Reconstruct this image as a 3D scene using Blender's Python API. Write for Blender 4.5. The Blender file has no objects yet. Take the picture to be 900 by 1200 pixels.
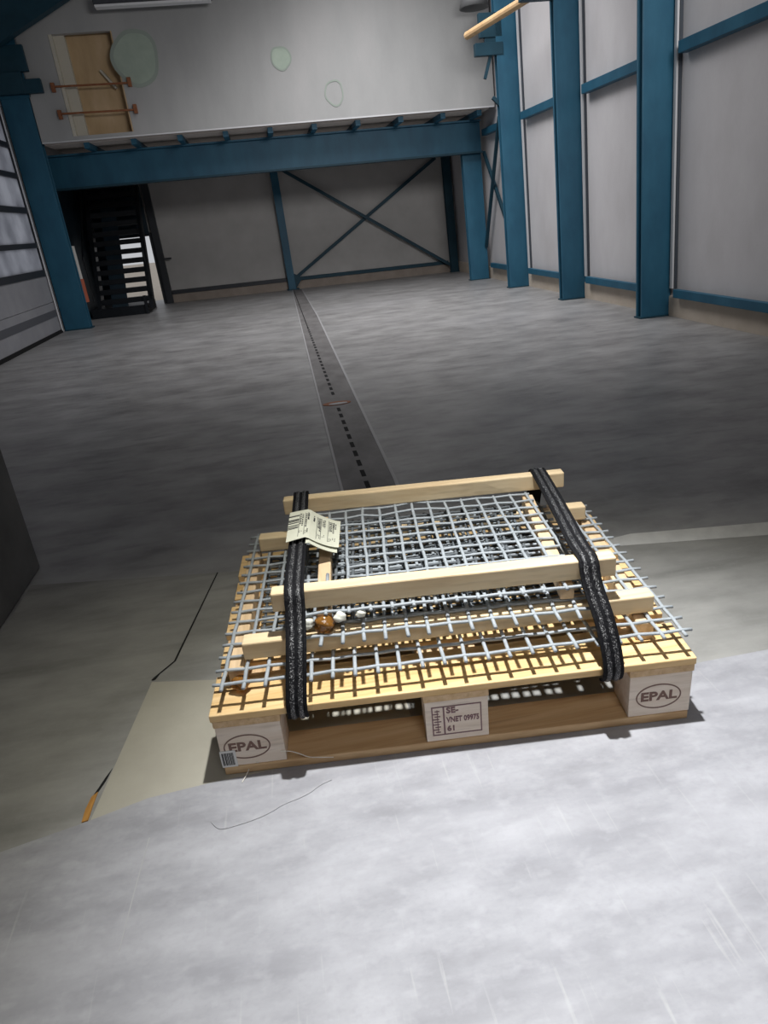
import bpy, math, random
from mathutils import Vector, Matrix
random.seed(7)
SC = bpy.context.scene
COL = SC.collection

# ------------------------------------------------------------------ materials
def newmat(name):
    m = bpy.data.materials.new(name); m.use_nodes = True
    nt = m.node_tree
    b = nt.nodes['Principled BSDF']
    return m, nt, b

def plain(name, col, rough=.6, metal=0.0, spec=.4):
    m, nt, b = newmat(name)
    b.inputs['Base Color'].default_value = (*col, 1)
    b.inputs['Roughness'].default_value = rough
    b.inputs['Metallic'].default_value = metal
    b.inputs['Specular IOR Level'].default_value = spec
    return m

def noisy(name, stops, scale=(1, 1, 1), nscale=6, detail=6, rough=.7, bump=0.0, spec=.3, second=None, lo=.3, hi=.7):
    """colour ramp over a stretched noise in object space; second=(scale, nscale, amount, colour, lo, hi) adds streaks"""
    m, nt, b = newmat(name)
    N = nt.nodes; L = nt.links
    tc = N.new('ShaderNodeTexCoord')
    mp = N.new('ShaderNodeMapping'); mp.inputs['Scale'].default_value = scale
    L.new(tc.outputs['Object'], mp.inputs['Vector'])
    nz = N.new('ShaderNodeTexNoise'); nz.inputs['Scale'].default_value = nscale
    nz.inputs['Detail'].default_value = detail; nz.inputs['Roughness'].default_value = .6
    L.new(mp.outputs[0], nz.inputs['Vector'])
    cr = N.new('ShaderNodeValToRGB')
    els = cr.color_ramp.elements
    while len(els) < len(stops): els.new(.5)
    for i, c in enumerate(stops):
        els[i].position = lo + (hi - lo) * i / (len(stops) - 1); els[i].color = (*c, 1)
    L.new(nz.outputs['Fac'], cr.inputs['Fac'])
    out = cr.outputs['Color']
    if second:
        for (sc2, ns2, amt, col, l2, h2) in second:
            mp2 = N.new('ShaderNodeMapping'); mp2.inputs['Scale'].default_value = sc2
            L.new(tc.outputs['Object'], mp2.inputs['Vector'])
            n2 = N.new('ShaderNodeTexNoise'); n2.inputs['Scale'].default_value = ns2; n2.inputs['Detail'].default_value = 4
            L.new(mp2.outputs[0], n2.inputs['Vector'])
            r2 = N.new('ShaderNodeMapRange'); r2.inputs['From Min'].default_value = l2; r2.inputs['From Max'].default_value = h2
            r2.inputs['To Max'].default_value = amt
            L.new(n2.outputs['Fac'], r2.inputs['Value'])
            mx = N.new('ShaderNodeMix'); mx.data_type = 'RGBA'
            L.new(r2.outputs['Result'], mx.inputs['Factor']); L.new(out, mx.inputs['A']); mx.inputs['B'].default_value = (*col, 1)
            out = mx.outputs['Result']
    L.new(out, b.inputs['Base Color'])
    b.inputs['Roughness'].default_value = rough
    b.inputs['Specular IOR Level'].default_value = spec
    if bump:
        bp = N.new('ShaderNodeBump'); bp.inputs['Strength'].default_value = bump; bp.inputs['Distance'].default_value = .01
        L.new(nz.outputs['Fac'], bp.inputs['Height']); L.new(bp.outputs[0], b.inputs['Normal'])
    return m

def wood(name, c1, c2, c3, axis='x', rough=.55, fine=60):
    s = {'x': (.06, 1, 1), 'y': (1, .06, 1)}[axis]
    s2 = {'x': (.03, 1, 1), 'y': (1, .03, 1)}[axis]
    return noisy(name, [c1, c2, c3], s, fine, 5, rough, .15, .25,
                 [(s2, fine * 2.6, .35, tuple(x * .55 for x in c1), .55, .75)])

M = {}
M['floor'] = noisy('hall_concrete', [(.18, .177, .178), (.27, .268, .268), (.36, .36, .36)], (1.0, 1.6, 1), 2.1, 12, .42, .06, .4,
                   [((.8, 2.4, 1), 4.6, .5, (.11, .108, .11), .52, .75), ((1, 1, 1), 26, .25, (.36, .36, .37), .55, .8),
                    ((.3, .9, 1), .8, .5, (.34, .34, .35), .5, .75)])
M['sheet_grey'] = noisy('floor_sheet_grey', [(.215, .213, .20), (.275, .272, .257), (.33, .326, .308)], (.7, 1.7, 1), 5.0, 12, .6, .2, .3,
                   [((.35, 2.6, 1), 3.6, .55, (.13, .13, .12), .55, .76), ((1, 1, 1), 60, .25, (.34, .34, .32), .55, .8)])
M['sheet_beige'] = noisy('floor_sheet_beige', [(.36, .34, .285), (.395, .375, .315), (.43, .41, .345)], (1, 1, 1), 5, 8, .6, .06, .3,
                   [((1, 1, 1), 70, .2, (.36, .34, .28), .5, .8)])
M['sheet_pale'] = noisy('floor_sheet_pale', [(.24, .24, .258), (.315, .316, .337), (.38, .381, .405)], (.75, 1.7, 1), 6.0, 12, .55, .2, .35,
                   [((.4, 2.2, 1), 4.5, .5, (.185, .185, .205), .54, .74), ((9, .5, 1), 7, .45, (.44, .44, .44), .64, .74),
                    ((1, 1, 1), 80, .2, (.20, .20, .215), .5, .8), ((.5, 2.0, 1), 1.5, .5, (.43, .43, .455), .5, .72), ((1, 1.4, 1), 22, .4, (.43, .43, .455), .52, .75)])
M['sheet_edge'] = noisy('paper_edge', [(.50, .50, .49), (.62, .62, .60)], (1, 1, 1), 12, 4, .7)
M['panel_dark'] = noisy('dark_partition', [(.09, .09, .09), (.125, .125, .124), (.16, .16, .157)], (1, 1, 1), 3, 7, .6, .05)
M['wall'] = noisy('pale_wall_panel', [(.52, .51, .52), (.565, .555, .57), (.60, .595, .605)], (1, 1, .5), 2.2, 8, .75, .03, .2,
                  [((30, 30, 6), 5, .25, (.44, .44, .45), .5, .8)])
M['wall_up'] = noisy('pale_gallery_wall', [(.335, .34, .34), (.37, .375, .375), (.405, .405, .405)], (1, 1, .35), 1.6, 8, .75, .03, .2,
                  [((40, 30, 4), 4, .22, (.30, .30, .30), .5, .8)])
M['wall_back'] = noisy('grey_back_wall', [(.42, .41, .40), (.46, .45, .44), (.50, .49, .48)], (1, 1, 1), 2, 8, .8)
M['kerb'] = noisy('cream_kerb', [(.52, .45, .37), (.60, .53, .45)], (1, 1, 1), 5, 6, .8)
M['kerb_dark'] = noisy('brown_kerb', [(.26, .22, .19), (.34, .29, .25)], (1, 1, 1), 5, 6, .8)
M['blue'] = noisy('blue_steel_paint', [(.013, .078, .138), (.018, .10, .168), (.025, .12, .195)], (1, 1, .4), 4, 7, .5, .03, .4)
M['blue_dark'] = noisy('dark_blue_steel_paint', [(.009, .040, .062), (.013, .054, .082)], (1, 1, 1), 4, 6, .55)
M['navy'] = noisy('near_black_navy', [(.006, .016, .026), (.010, .024, .036)], (1, 1, 1), 4, 5, .6)
M['blacksteel'] = noisy('black_stair_steel', [(.004, .006, .009), (.009, .012, .016)], (1, 1, 1), 8, 5, .5)
M['seam_light'] = plain('light_flashing', (.58, .59, .61), .5)
M['seam_dark'] = plain('dark_joint', (.05, .06, .075), .6)
M['soffit'] = noisy('brown_grey_deck', [(.60, .53, .48), (.68, .61, .56)], (1, 1, 1), 4, 6, .8)
M['ceiling'] = plain('ceiling_grey', (.22, .22, .23), .8)
M['doorframe'] = plain('dark_door_frame', (.03, .034, .042), .5)
M['doorpanel'] = noisy('grey_door_panel', [(.27, .275, .30), (.32, .325, .35)], (1, 1, 1), 3, 6, .6)
M['doorstripe'] = plain('grey_door_stripe', (.10, .105, .12), .6)
M['hatchwood'] = noisy('tan_board', [(.42, .29, .16), (.52, .37, .21), (.60, .44, .27)], (1, 1, .3), 4, 6, .65)
M['cream'] = plain('cream_jamb', (.56, .53, .45), .6)
M['rust'] = noisy('rust_red', [(.20, .075, .035), (.30, .12, .055)], (1, 1, 1), 20, 4, .7)
M['green'] = noisy('faded_green', [(.33, .40, .34), (.40, .47, .40)], (1, 1, 1), 6, 6, .8)
M['greenline'] = plain('grey_green_outline', (.30, .35, .31), .8)
M['polewood'] = noisy('pole_wood', [(.50, .32, .16), (.66, .46, .26)], (.3, 1, 1), 8, 5, .5)
M['fixture'] = plain('dark_fixture', (.06, .065, .075), .5)
M['white_trim'] = plain('white_trim', (.75, .76, .78), .5)
M['shade'] = plain('grey_shade', (.16, .165, .17), .5)
M['drain'] = noisy('drain_strip_concrete', [(.105, .10, .10), (.155, .15, .15), (.20, .195, .195)], (1, .6, 1), 5, 8, .6)
M['drain_edge'] = plain('drain_edge_steel', (.36, .36, .37), .5)
M['slot'] = plain('slot_black', (.006, .006, .007), .9)
M['white'] = plain('white_plastic', (.70, .69, .66), .5)
M['orange'] = plain('orange_plastic', (.50, .13, .07), .5)

M['deck'] = wood('golden_deck_wood', (.57, .365, .15), (.70, .48, .23), (.77, .57, .32), 'x', .5, 34)
M['stringer'] = wood('stringer_wood', (.50, .33, .17), (.60, .42, .24), (.68, .50, .31), 'y', .55, 40)
M['block'] = wood('pale_block_wood', (.66, .55, .45), (.73, .63, .53), (.78, .69, .60), 'x', .6, 36)
M['bottom'] = wood('bottom_board_wood', (.45, .28, .14), (.56, .375, .205), (.64, .46, .27), 'x', .55, 40)
M['bar'] = wood('pale_batten_wood', (.66, .49, .29), (.75, .59, .37), (.79, .65, .44), 'x', .55, 26)
M['stick'] = wood('batten_wood_deep', (.58, .41, .23), (.68, .50, .31), (.74, .57, .38), 'y', .55, 30)
M['ink'] = plain('burnt_brand_ink', (.19, .115, .095), .8)
M['stampink'] = plain('violet_stamp_ink', (.21, .12, .13), .8)
M['stampground'] = noisy('stamped_block_face', [(.66, .58, .53), (.72, .65, .60)], (.1, 1, 1), 30, 4, .6)
M['stampground2'] = M['block']
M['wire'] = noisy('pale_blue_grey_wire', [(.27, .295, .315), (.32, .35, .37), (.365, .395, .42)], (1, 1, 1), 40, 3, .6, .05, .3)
M['wire_shaded'] = noisy('shaded_grey_wire', [(.10, .11, .12), (.14, .155, .165)], (1, 1, 1), 40, 3, .7, .05, .2)  # darker copy of the wire, with the shade between layers put into its colour
M['strap'] = noisy('black_webbing', [(.004, .004, .005), (.009, .009, .011)], (1, 1, 1), 120, 3, .75, .3, .15)
M['paper'] = noisy('cream_label_paper', [(.56, .56, .45), (.61, .61, .50)], (1, 1, 1), 30, 3, .6)
M['print'] = plain('label_print', (.02, .02, .022), .7)
M['sticker'] = plain('white_sticker', (.66, .66, .65), .5)
M['thread'] = plain('pale_thread', (.74, .71, .64), .6)
M['thread_dark'] = plain('grey_thread', (.34, .34, .36), .6)
M['glue'] = plain('amber_glue', (.42, .19, .04), .08, 0, .6)
M['glue'].node_tree.nodes['Principled BSDF'].inputs['Transmission Weight'].default_value = .55
M['blob'] = plain('milky_glue', (.66, .66, .58), .25, 0, .5)
M['splinter'] = noisy('orange_wood_sliver', [(.36, .17, .04), (.55, .29, .08)], (1, .2, 1), 60, 3, .5)

def strap_thread():
    m, nt, b = newmat('black_white_woven_rib')
    N = nt.nodes; L = nt.links
    tc = N.new('ShaderNodeTexCoord')
    nz = N.new('ShaderNodeTexNoise'); nz.inputs['Scale'].default_value = 330; nz.inputs['Detail'].default_value = 2
    L.new(tc.outputs['Object'], nz.inputs['Vector'])
    cr = N.new('ShaderNodeValToRGB'); e = cr.color_ramp.elements
    e[0].position = .55; e[0].color = (.007, .007, .009, 1); e[1].position = .65; e[1].color = (.30, .30, .30, 1)
    L.new(nz.outputs['Fac'], cr.inputs['Fac']); L.new(cr.outputs['Color'], b.inputs['Base Color'])
    b.inputs['Roughness'].default_value = .4
    bp = N.new('ShaderNodeBump'); bp.inputs['Strength'].default_value = .5; bp.inputs['Distance'].default_value = .003
    L.new(nz.outputs['Fac'], bp.inputs['Height']); L.new(bp.outputs[0], b.inputs['Normal'])
    return m
M['rib'] = strap_thread()

def pane_mat():
    m, nt, b = newmat('frosted_pane')
    N = nt.nodes; L = nt.links
    out = [n for n in N if n.type == 'OUTPUT_MATERIAL'][0]
    tc = N.new('ShaderNodeTexCoord')
    nz = N.new('ShaderNodeTexNoise'); nz.inputs['Scale'].default_value = 2.2; nz.inputs['Detail'].default_value = 7
    L.new(tc.outputs['Object'], nz.inputs['Vector'])
    cr = N.new('ShaderNodeValToRGB'); e = cr.color_ramp.elements
    e[0].position = .35; e[0].color = (.52, .53, .57, 1); e[1].position = .65; e[1].color = (.80, .81, .85, 1)
    L.new(nz.outputs['Fac'], cr.inputs['Fac'])
    tr = N.new('ShaderNodeBsdfTranslucent'); df = N.new('ShaderNodeBsdfDiffuse')
    L.new(cr.outputs['Color'], tr.inputs['Color']); df.inputs['Color'].default_value = (.35, .36, .38, 1)
    mx = N.new('ShaderNodeMixShader'); mx.inputs[0].default_value = .25
    L.new(tr.outputs[0], mx.inputs[1]); L.new(df.outputs[0], mx.inputs[2]); L.new(mx.outputs[0], out.inputs['Surface'])
    return m
M['pane'] = pane_mat()

# ------------------------------------------------------------------ geometry helpers
LX, LY = -.025, .06                      # the hall stands very slightly out of plumb
def W(p): return (p[0] + LX * p[2], p[1] + LY * p[2], p[2])

class MB:
    def __init__(s, warp=None): s.v = []; s.f = []; s.warp = warp
    def add(s, vs, fs):
        k = len(s.v); s.v += [tuple(v) for v in vs]; s.f += [tuple(i + k for i in f) for f in fs]; return s
    def box(s, x0, x1, y0, y1, z0, z1):
        vs = [(x, y, z) for z in (z0, z1) for y in (y0, y1) for x in (x0, x1)]
        return s.add(vs, [(0, 2, 3, 1), (4, 5, 7, 6), (0, 1, 5, 4), (1, 3, 7, 5), (3, 2, 6, 7), (2, 0, 4, 6)])
    def hexa(s, b, t):                   # 4 bottom corners (ccw), 4 top corners
        return s.add(list(b) + list(t), [(3, 2, 1, 0), (4, 5, 6, 7), (0, 1, 5, 4), (1, 2, 6, 5), (2, 3, 7, 6), (3, 0, 4, 7)])
    def prism(s, poly, z0, z1):          # horizontal polygon, ccw
        n = len(poly)
        vs = [(x, y, z0) for x, y in poly] + [(x, y, z1) for x, y in poly]
        return s.add(vs, [tuple(range(n - 1, -1, -1)), tuple(range(n, 2 * n))] + [(i, (i + 1) % n, n + (i + 1) % n, n + i) for i in range(n)])
    def slab(s, o, e1, e2, n, poly, d0, d1):   # polygon in the plane (o,e1,e2) between offsets d0 and d1 along n
        o, e1, e2, n = map(Vector, (o, e1, e2, n)); k = len(poly)
        vs = [o + e1 * a + e2 * b + n * d for d in (d0, d1) for a, b in poly]
        return s.add(vs, [tuple(range(k - 1, -1, -1)), tuple(range(k, 2 * k))] + [(i, (i + 1) % k, k + (i + 1) % k, k + i) for i in range(k)])
    def tube(s, pts, r, n=8, flat=1.0, cap=True):
        pts = [Vector(p) for p in pts]; rings = []
        for i, p in enumerate(pts):
            t = (pts[min(i + 1, len(pts) - 1)] - pts[max(i - 1, 0)]).normalized()
            a = t.cross(Vector((0, 0, 1)))
            if a.length < 1e-3: a = t.cross(Vector((0, 1, 0)))
            a.normalize(); b = a.cross(t)
            rr = r[i] if isinstance(r, (list, tuple)) else r
            rings.append([p + a * rr * math.cos(2 * math.pi * k / n) + b * rr * flat * math.sin(2 * math.pi * k / n) for k in range(n)])
        vs = [v for ring in rings for v in ring]; fs = []
        for i in range(len(pts) - 1):
            for k in range(n):
                fs.append((i * n + k, i * n + (k + 1) % n, (i + 1) * n + (k + 1) % n, (i + 1) * n + k))
        if cap: fs += [tuple(range(n - 1, -1, -1)), tuple(range((len(pts) - 1) * n, len(pts) * n))]
        return s.add(vs, fs)
    def bar(s, a, b, w, h):              # straight box bar between two points
        a, b = Vector(a), Vector(b); t = (b - a).normalized()
        u = t.cross(Vector((0, 0, 1)))
        if u.length < 1e-3: u = Vector((1, 0, 0))
        u.normalize(); v = u.cross(t)
        c = [(-w / 2, -h / 2), (w / 2, -h / 2), (w / 2, h / 2), (-w / 2, h / 2)]
        return s.hexa([a + u * i + v * j for i, j in c], [b + u * i + v * j for i, j in c])

def tag(o, label, cat, group=None, kind=None):
    if label: o['label'] = label
    if cat: o['category'] = cat
    if group: o['group'] = group
    if kind: o['kind'] = kind
    return o
ORI = {}
def thing(name, loc, label, cat, group=None, kind=None):
    o = bpy.data.objects.new(name, None); COL.objects.link(o)
    o.location = loc; o.empty_display_size = .05; ORI[o.name] = Vector(loc)
    return tag(o, label, cat, group, kind)
def obj(name, mb, mat, parent=None, loc=None, label=None, bevel=0, smooth=False):
    me = bpy.data.meshes.new(name)
    vs = [Vector(mb.warp(v)) if mb.warp else Vector(v) for v in mb.v]
    if parent is not None: off = ORI[parent.name]
    elif loc is not None: off = Vector(loc)
    else:
        lo = [min(v[i] for v in vs) for i in range(3)]; hi = [max(v[i] for v in vs) for i in range(3)]
        off = Vector(((lo[0] + hi[0]) / 2, (lo[1] + hi[1]) / 2, lo[2]))
    me.from_pydata([v - off for v in vs], [], mb.f); me.materials.append(mat); me.update()
    import bmesh
    bm = bmesh.new(); bm.from_mesh(me); bmesh.ops.recalc_face_normals(bm, faces=bm.faces); bm.to_mesh(me); bm.free()
    o = bpy.data.objects.new(name, me); COL.objects.link(o)
    ORI[o.name] = off
    if parent is not None: o.parent = parent
    else: o.location = off
    if smooth:
        for p in me.polygons: p.use_smooth = True
    if bevel:
        b = o.modifiers.new('bevel', 'BEVEL'); b.width = bevel; b.segments = 2; b.limit_method = 'ANGLE'
    if label: o['label'] = label
    return o
def H(): return MB(W)
def struct(name, mb, mat, loc=None, parent=None):
    o = obj(name, mb, mat, parent, loc)
    if parent is None: o['kind'] = 'structure'
    return o

# ================================================================== THE HALL
XR, XL, YB = 4.13, -3.39, 15.2
YF, ZC = -3.0, 5.6
struct('floor', MB().box(-3.6, 4.6, YF - .2, 16.2, -.2, 0), M['floor'], (0, 0, 0))
struct('wall_right', H().box(XR, XR + .2, YF, YB + .2, 0, ZC), M['wall'], (XR, 0, 0))
struct('wall_front', H().box(XL - .2, XR + .2, YF - .2, YF, 0, ZC), M['wall'], (0, YF, 0))
struct('ceiling', H().box(XL - .2, XR + .2, YF - .2, YB + .2, ZC, ZC + .15), M['ceiling'], (0, 0, ZC))
DX0, DX1, DZ = -2.98, -2.16, 1.34        # daylight doorway in the back wall
struct('wall_back', H().box(XL, DX0, YB, YB + .2, 0, ZC).box(DX1, XR, YB, YB + .2, 0, ZC).box(DX0, DX1, YB, YB + .2, DZ, ZC),
       M['wall_back'], (0, YB, 0))
DY0, DY1, DTOP = 6.6, 11.97, 3.24
struct('wall_left', H().box(XL - .2, XL, YF, DY0, 0, ZC).box(XL - .2, XL, DY1, YB + .2, 0, ZC).box(XL - .2, XL, DY0, DY1, DTOP, ZC),
       M['wall'], (XL, 0, 0))
struct('baseboard_right', H().box(XR - .035, XR, YF, YB, 0, .2), M['kerb'], (XR, 0, 0))
struct('baseboard_back', H().box(DX1 + .12, XR - .04, YB - .05, YB, 0, .16), M['kerb_dark'], (0, YB, 0))
# yard seen through the back doorway
struct('trim_1', MB().box(-14, 2, 16.2, 45, -.25, -.02), M['kerb'], (0, 18, 0))
d2 = tag(thing('door_2', W((DX0, YB, 0)), None, None), None, None, None, 'structure')
obj('door_jamb', H().box(DX1 - .03, DX1 + .06, YB - .05, YB + .2, 0, DZ + .03), M['doorframe'], d2)
obj('door_jamb', H().box(DX0 - .06, DX0 + .02, YB - .05, YB + .2, 0, DZ + .03), M['doorframe'], d2)
obj('door_head', H().box(DX0 + .02, DX1 - .03, YB - .05, YB + .2, DZ - .03, DZ + .04), M['doorframe'], d2)

# sectional door in the left wall
d1 = thing('door_1', W((XL, 9.3, 0)), None, None, None, 'structure')
rows = [(.96, 1.28), (1.35, 1.77), (1.85, 2.25), (2.32, 2.66), (2.73, 3.13)]
fr = H()
for z0, z1 in ((.87, .96), (1.28, 1.35), (1.77, 1.85), (2.25, 2.32), (2.66, 2.73), (3.13, 3.22)):
    fr.box(XL - .07, XL + .005, DY0, DY1, z0, z1)
fr.box(XL - .07, XL + .01, DY1 - .06, DY1, .03, 3.22).box(XL - .07, XL + .01, DY0, DY0 + .06, .03, 3.22)
obj('door_frame', fr, M['doorframe'], d1)
obj('door_edge_strip', H().box(XL + .005, XL + .02, DY1 - .1, DY1 - .07, .03, 3.2), M['white_trim'], d1)
for z0, z1 in rows:
    obj('window_pane', H().box(XL - .05, XL - .035, DY0 + .06, DY1 - .06, z0, z1), M['pane'], d1)
obj('door_panel', H().box(XL - .06, XL - .01, DY0 + .06, DY1 - .06, .05, .47), M['doorpanel'], d1)
obj('door_panel', H().box(XL - .06, XL - .01, DY0 + .06, DY1 - .06, .48, .87), M['doorpanel'], d1)
obj('panel_stripe', H().box(XL - .01, XL - .004, DY0 + .06, DY1 - .06, .26, .36), M['doorstripe'], d1)
obj('bottom_seal', H().box(XL - .05, XL + .01, DY0 + .06, DY1 - .06, 0, .05), M['slot'], d1)

# right wall: columns, rails, flashing
CY = [(6.78, 3.79, 'nearest and widest blue steel column on the right-hand wall'),
      (8.80, 3.79, 'middle blue steel column of the three tall ones on the right wall'),
      (10.85, 3.78, 'blue steel column on the right-hand wall with a bracket holding the wooden pole end')]
for i, (y, x0, lab) in enumerate(CY):
    t = thing('steel_column', W((3.95, y, 0)), lab, 'column', 'blue columns along the right wall')
    c = H()
    c.box(x0, XR - .02, y, y + .025, 0, ZC).box(x0, XR - .02, y + .095, y + .12, 0, ZC).box(3.94, 3.96, y + .025, y + .095, 0, ZC)
    obj('column_shaft', c, M['blue'], t, bevel=.004)
    obj('base_plate', H().box(x0 - .015, XR - .04, y - .012, y + .13, 0, .016), M['blue_dark'], t)
    if i == 2:
        obj('crane_bracket', H().box(3.47, x0 + .1, y - .01, y + .09, 3.2, 3.36).box(3.55, x0 + .1, y + .0, y + .08, 3.42, 3.72).box(3.62, x0 + .1, y + .01, y + .07, 3.36, 3.42), M['blue_dark'], t, bevel=.006)
        obj('hanging_stub', H().bar((3.60, y + .05, 2.92), (3.70, y + .05, 3.2), .04, .04), M['blue_dark'], t)
        obj('hanging_stub', H().bar((3.70, y + .05, 2.68), (3.80, y + .05, 2.58), .05, .05), M['blue_dark'], t)
    if i == 1:
        obj('crane_bracket', H().box(3.40, x0 + .1, y - .01, y + .09, 3.34, 3.6), M['blue_dark'], t, bevel=.006)
    k = i + 1
    struct('trim_%d' % (k * 2), H().box(XR - .05, XR, y - .075, y - .035, .28, ZC), M['seam_light'], W((XR, y, 0)))
    struct('trim_%d' % (k * 2 + 1), H().box(XR - .03, XR, y - .09, y - .075, .28, ZC), M['seam_dark'], W((XR, y, 0)))
bays = [(-2.9, 6.6, 'right of the widest column'), (6.92, 8.64, 'between the widest and the middle column'),
        (8.94, 10.69, 'between the middle and the bracketed column'), (10.99, 12.6, 'beyond the bracketed column')]
for a, b, w in bays:
    t = tag(obj('wall_rail', H().box(XR - .10, XR - .04, a, b, .205, .285), M['blue'], bevel=.004),
            'low blue rail above the cream kerb, ' + w, 'rail', 'low rails of the right wall')
for a, b, w in bays:
    t = tag(obj('wall_rail', H().box(XR - .10, XR - .01, a, b, 2.34, 2.44), M['blue'], bevel=.004),
            'high blue rail on the right wall, ' + w, 'rail', 'high rails of the right wall')

# column carrying the gallery, and the dark one behind it
t = thing('gallery_column', W((3.88, 12.75, 0)), 'blue steel column under the right end of the gallery beam', 'column')
obj('column_shaft', H().box(3.70, 4.04, 12.75, 12.775, 0, 2.09).box(3.70, 4.04, 12.845, 12.87, 0, 2.09).box(3.86, 3.88, 12.775, 12.845, 0, 2.09), M['blue'], t, bevel=.004)
obj('base_plate', H().box(3.68, 4.06, 12.74, 12.88, 0, .015), M['blue_dark'], t)
t = thing('rear_column', W((4.0, 15.0, 0)), 'dark slim column against the back wall left of the gallery column', 'column')
obj('column_shaft', H().box(3.92, 4.08, 15.0, 15.02, 0, 2.66).box(3.92, 4.08, 15.1, 15.12, 0, 2.66).box(3.99, 4.01, 15.02, 15.1, 0, 2.66), M['blue_dark'], t)
obj('base_plate', H().box(3.9, 4.09, 14.98, 15.13, 0, .015), M['blue_dark'], t)
t = thing('middle_post', W((.47, 15.0, 0)), 'blue post standing mid back wall with a gusset foot where the drain strip ends', 'column')
obj('post_shaft', H().box(.40, .55, 15.0, 15.10, 0, 2.30), M['blue'], t, bevel=.004)
obj('gusset_plate', H().add([(.55, 15.03, .02), (.72, 15.03, .22), (.55, 15.03, .32), (.55, 15.05, .02), (.72, 15.05, .22), (.55, 15.05, .32)],
    [(0, 1, 2), (5, 4, 3), (0, 3, 4, 1), (1, 4, 5, 2), (2, 5, 3, 0)]), M['blue_dark'], t)
obj('base_plate', H().box(.36, .62, 14.96, 15.14, 0, .02), M['blue_dark'], t)
# braces
def rod(a, b, lab, grp, r=.03):
    o = obj('cross_brace', H().bar(a, b, r * 2, r * 2), M['blue_dark']); tag(o, lab, 'brace', grp)
rod((.66, 15.04, 2.26), (3.90, 15.04, .16), 'dark diagonal brace on the back wall falling from upper left to lower right', 'back wall cross braces')
rod((.60, 15.105, .24), (3.80, 15.105, 2.24), 'dark diagonal brace on the back wall rising from lower left to upper right', 'back wall cross braces')
rod((4.08, 12.70, 2.10), (4.08, 11.15, -.42 + .75), 'thin dark brace on the right wall, foot at the bracketed column', 'right wall cross braces', .024)
rod((4.02, 11.60, 2.50), (4.02, 12.74, .55), 'thin dark brace on the right wall, foot at the gallery column', 'right wall cross braces', .024)
tag(obj('bottom_rail', H().box(.56, 3.90, 15.135, 15.19, .165, .235), M['blue_dark']), 'dark blue rail along the foot of the back wall right of the middle post', 'rail')
tag(obj('bottom_rail', H().box(-1.98, .39, 15.135, 15.19, .165, .24), M['doorframe']), 'dark rail along the foot of the back wall left of the middle post', 'rail')
tag(obj('top_rail', H().box(DX1 + .0, 3.90, 15.13, 15.19, 2.28, 2.36), M['blue_dark']), 'dark rail along the top of the back wall under the gallery', 'rail')
t = thing('door_post', W((-2.06, 15.1, 0)), 'dark upright post with a lever handle left of the grey back wall panel', 'post')
obj('post_shaft', H().box(-2.12, -1.99, 15.08, 15.18, 0, 2.28), M['doorframe'], t)
obj('lever_handle', H().box(-2.02, -1.84, 15.05, 15.075, .84, .875).box(-2.02, -1.99, 15.07, 15.08, .82, .90), M['doorframe'], t)

# gallery: beam, joists, deck, upper wall
t = thing('gallery_beam', W((.4, 12.7, 2.09)), 'long deep blue steel beam carrying the gallery across the hall', 'beam')
obj('web', H().box(-3.30, 4.03, 12.68, 12.72, 2.12, 2.575), M['blue'], t)
obj('top_flange', H().box(-3.30, 4.03, 12.60, 12.80, 2.575, 2.60), M['blue'], t)
obj('bottom_flange', H().box(-3.30, 4.03, 12.60, 12.80, 2.09, 2.12), M['blue_dark'], t)
jx = [-2.35, -1.65, -.95, -.25, .45, 1.15, 1.85, 2.55, 3.25, 3.86]
pos = ['leftmost, in the dark above the staircase', 'second from the left', 'third from the left', 'fourth from the left', 'fifth from the left, above the middle post',
       'sixth from the left', 'fourth from the right', 'third from the right', 'second from the right', 'rightmost, at the gallery column']
for x, w in zip(jx, pos):
    tag(obj('gallery_joist', H().box(x - .04, x + .04, 12.11, 15.0, 2.60, 2.68), M['blue']),
        'blue joist under the gallery overhang, ' + w, 'joist', 'joists under the gallery')
struct('trim_8', H().box(-2.95, XR - .11, 12.1, YB, 2.68, 2.74), M['soffit'], W((0, 12, 2.7)))
HX0, HX1, HZ0, HZ1 = -2.49, -1.60, 2.76, 4.06
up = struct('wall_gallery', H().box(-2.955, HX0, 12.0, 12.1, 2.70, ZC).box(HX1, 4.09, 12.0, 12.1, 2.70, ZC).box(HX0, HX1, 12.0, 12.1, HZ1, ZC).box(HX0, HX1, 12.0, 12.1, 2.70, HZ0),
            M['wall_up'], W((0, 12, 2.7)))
struct('trim_9', H().box(-2.95, 4.08, 11.99, 12.0, 2.69, 2.708), M['seam_light'], W((0, 12, 2.7)))
def blot(cx, cz, rx, rz, name, mat, ring=False, seed=1):
    rnd = random.Random(seed); n = 40; mb = H()
    ph = [rnd.uniform(0, 6.28) for _ in range(3)]
    R = [1 + .05 * math.sin(2 * a + ph[0]) + .04 * math.sin(3 * a + ph[1]) + .025 * math.sin(5 * a + ph[2]) for a in [2 * math.pi * k / n for k in range(n)]]
    o = [(cx + rx * R[k] * math.cos(2 * math.pi * k / n), cz + rz * R[k] * math.sin(2 * math.pi * k / n)) for k in range(n)]
    if not ring:
        mb.slab((0, 12, 0), (1, 0, 0), (0, 0, 1), (0, -1, 0), o, 0.0, .004)
    else:
        i = [(cx + (x - cx) * .86, cz + (z - cz) * .86) for x, z in o]
        for k in range(n):
            l = (k + 1) % n
            mb.slab((0, 12, 0), (1, 0, 0), (0, 0, 1), (0, -1, 0), [o[k], o[l], i[l], i[k]], 0.0, .006)
    return obj(name, mb, mat, up)
blot(-1.34, 3.70, .31, .36, 'stain', M['green'])['label'] = 'faded green round stain beside the hatch'
blot(-1.34, 3.70, .33, .385, 'stain_rim', M['greenline'], True)
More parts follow.
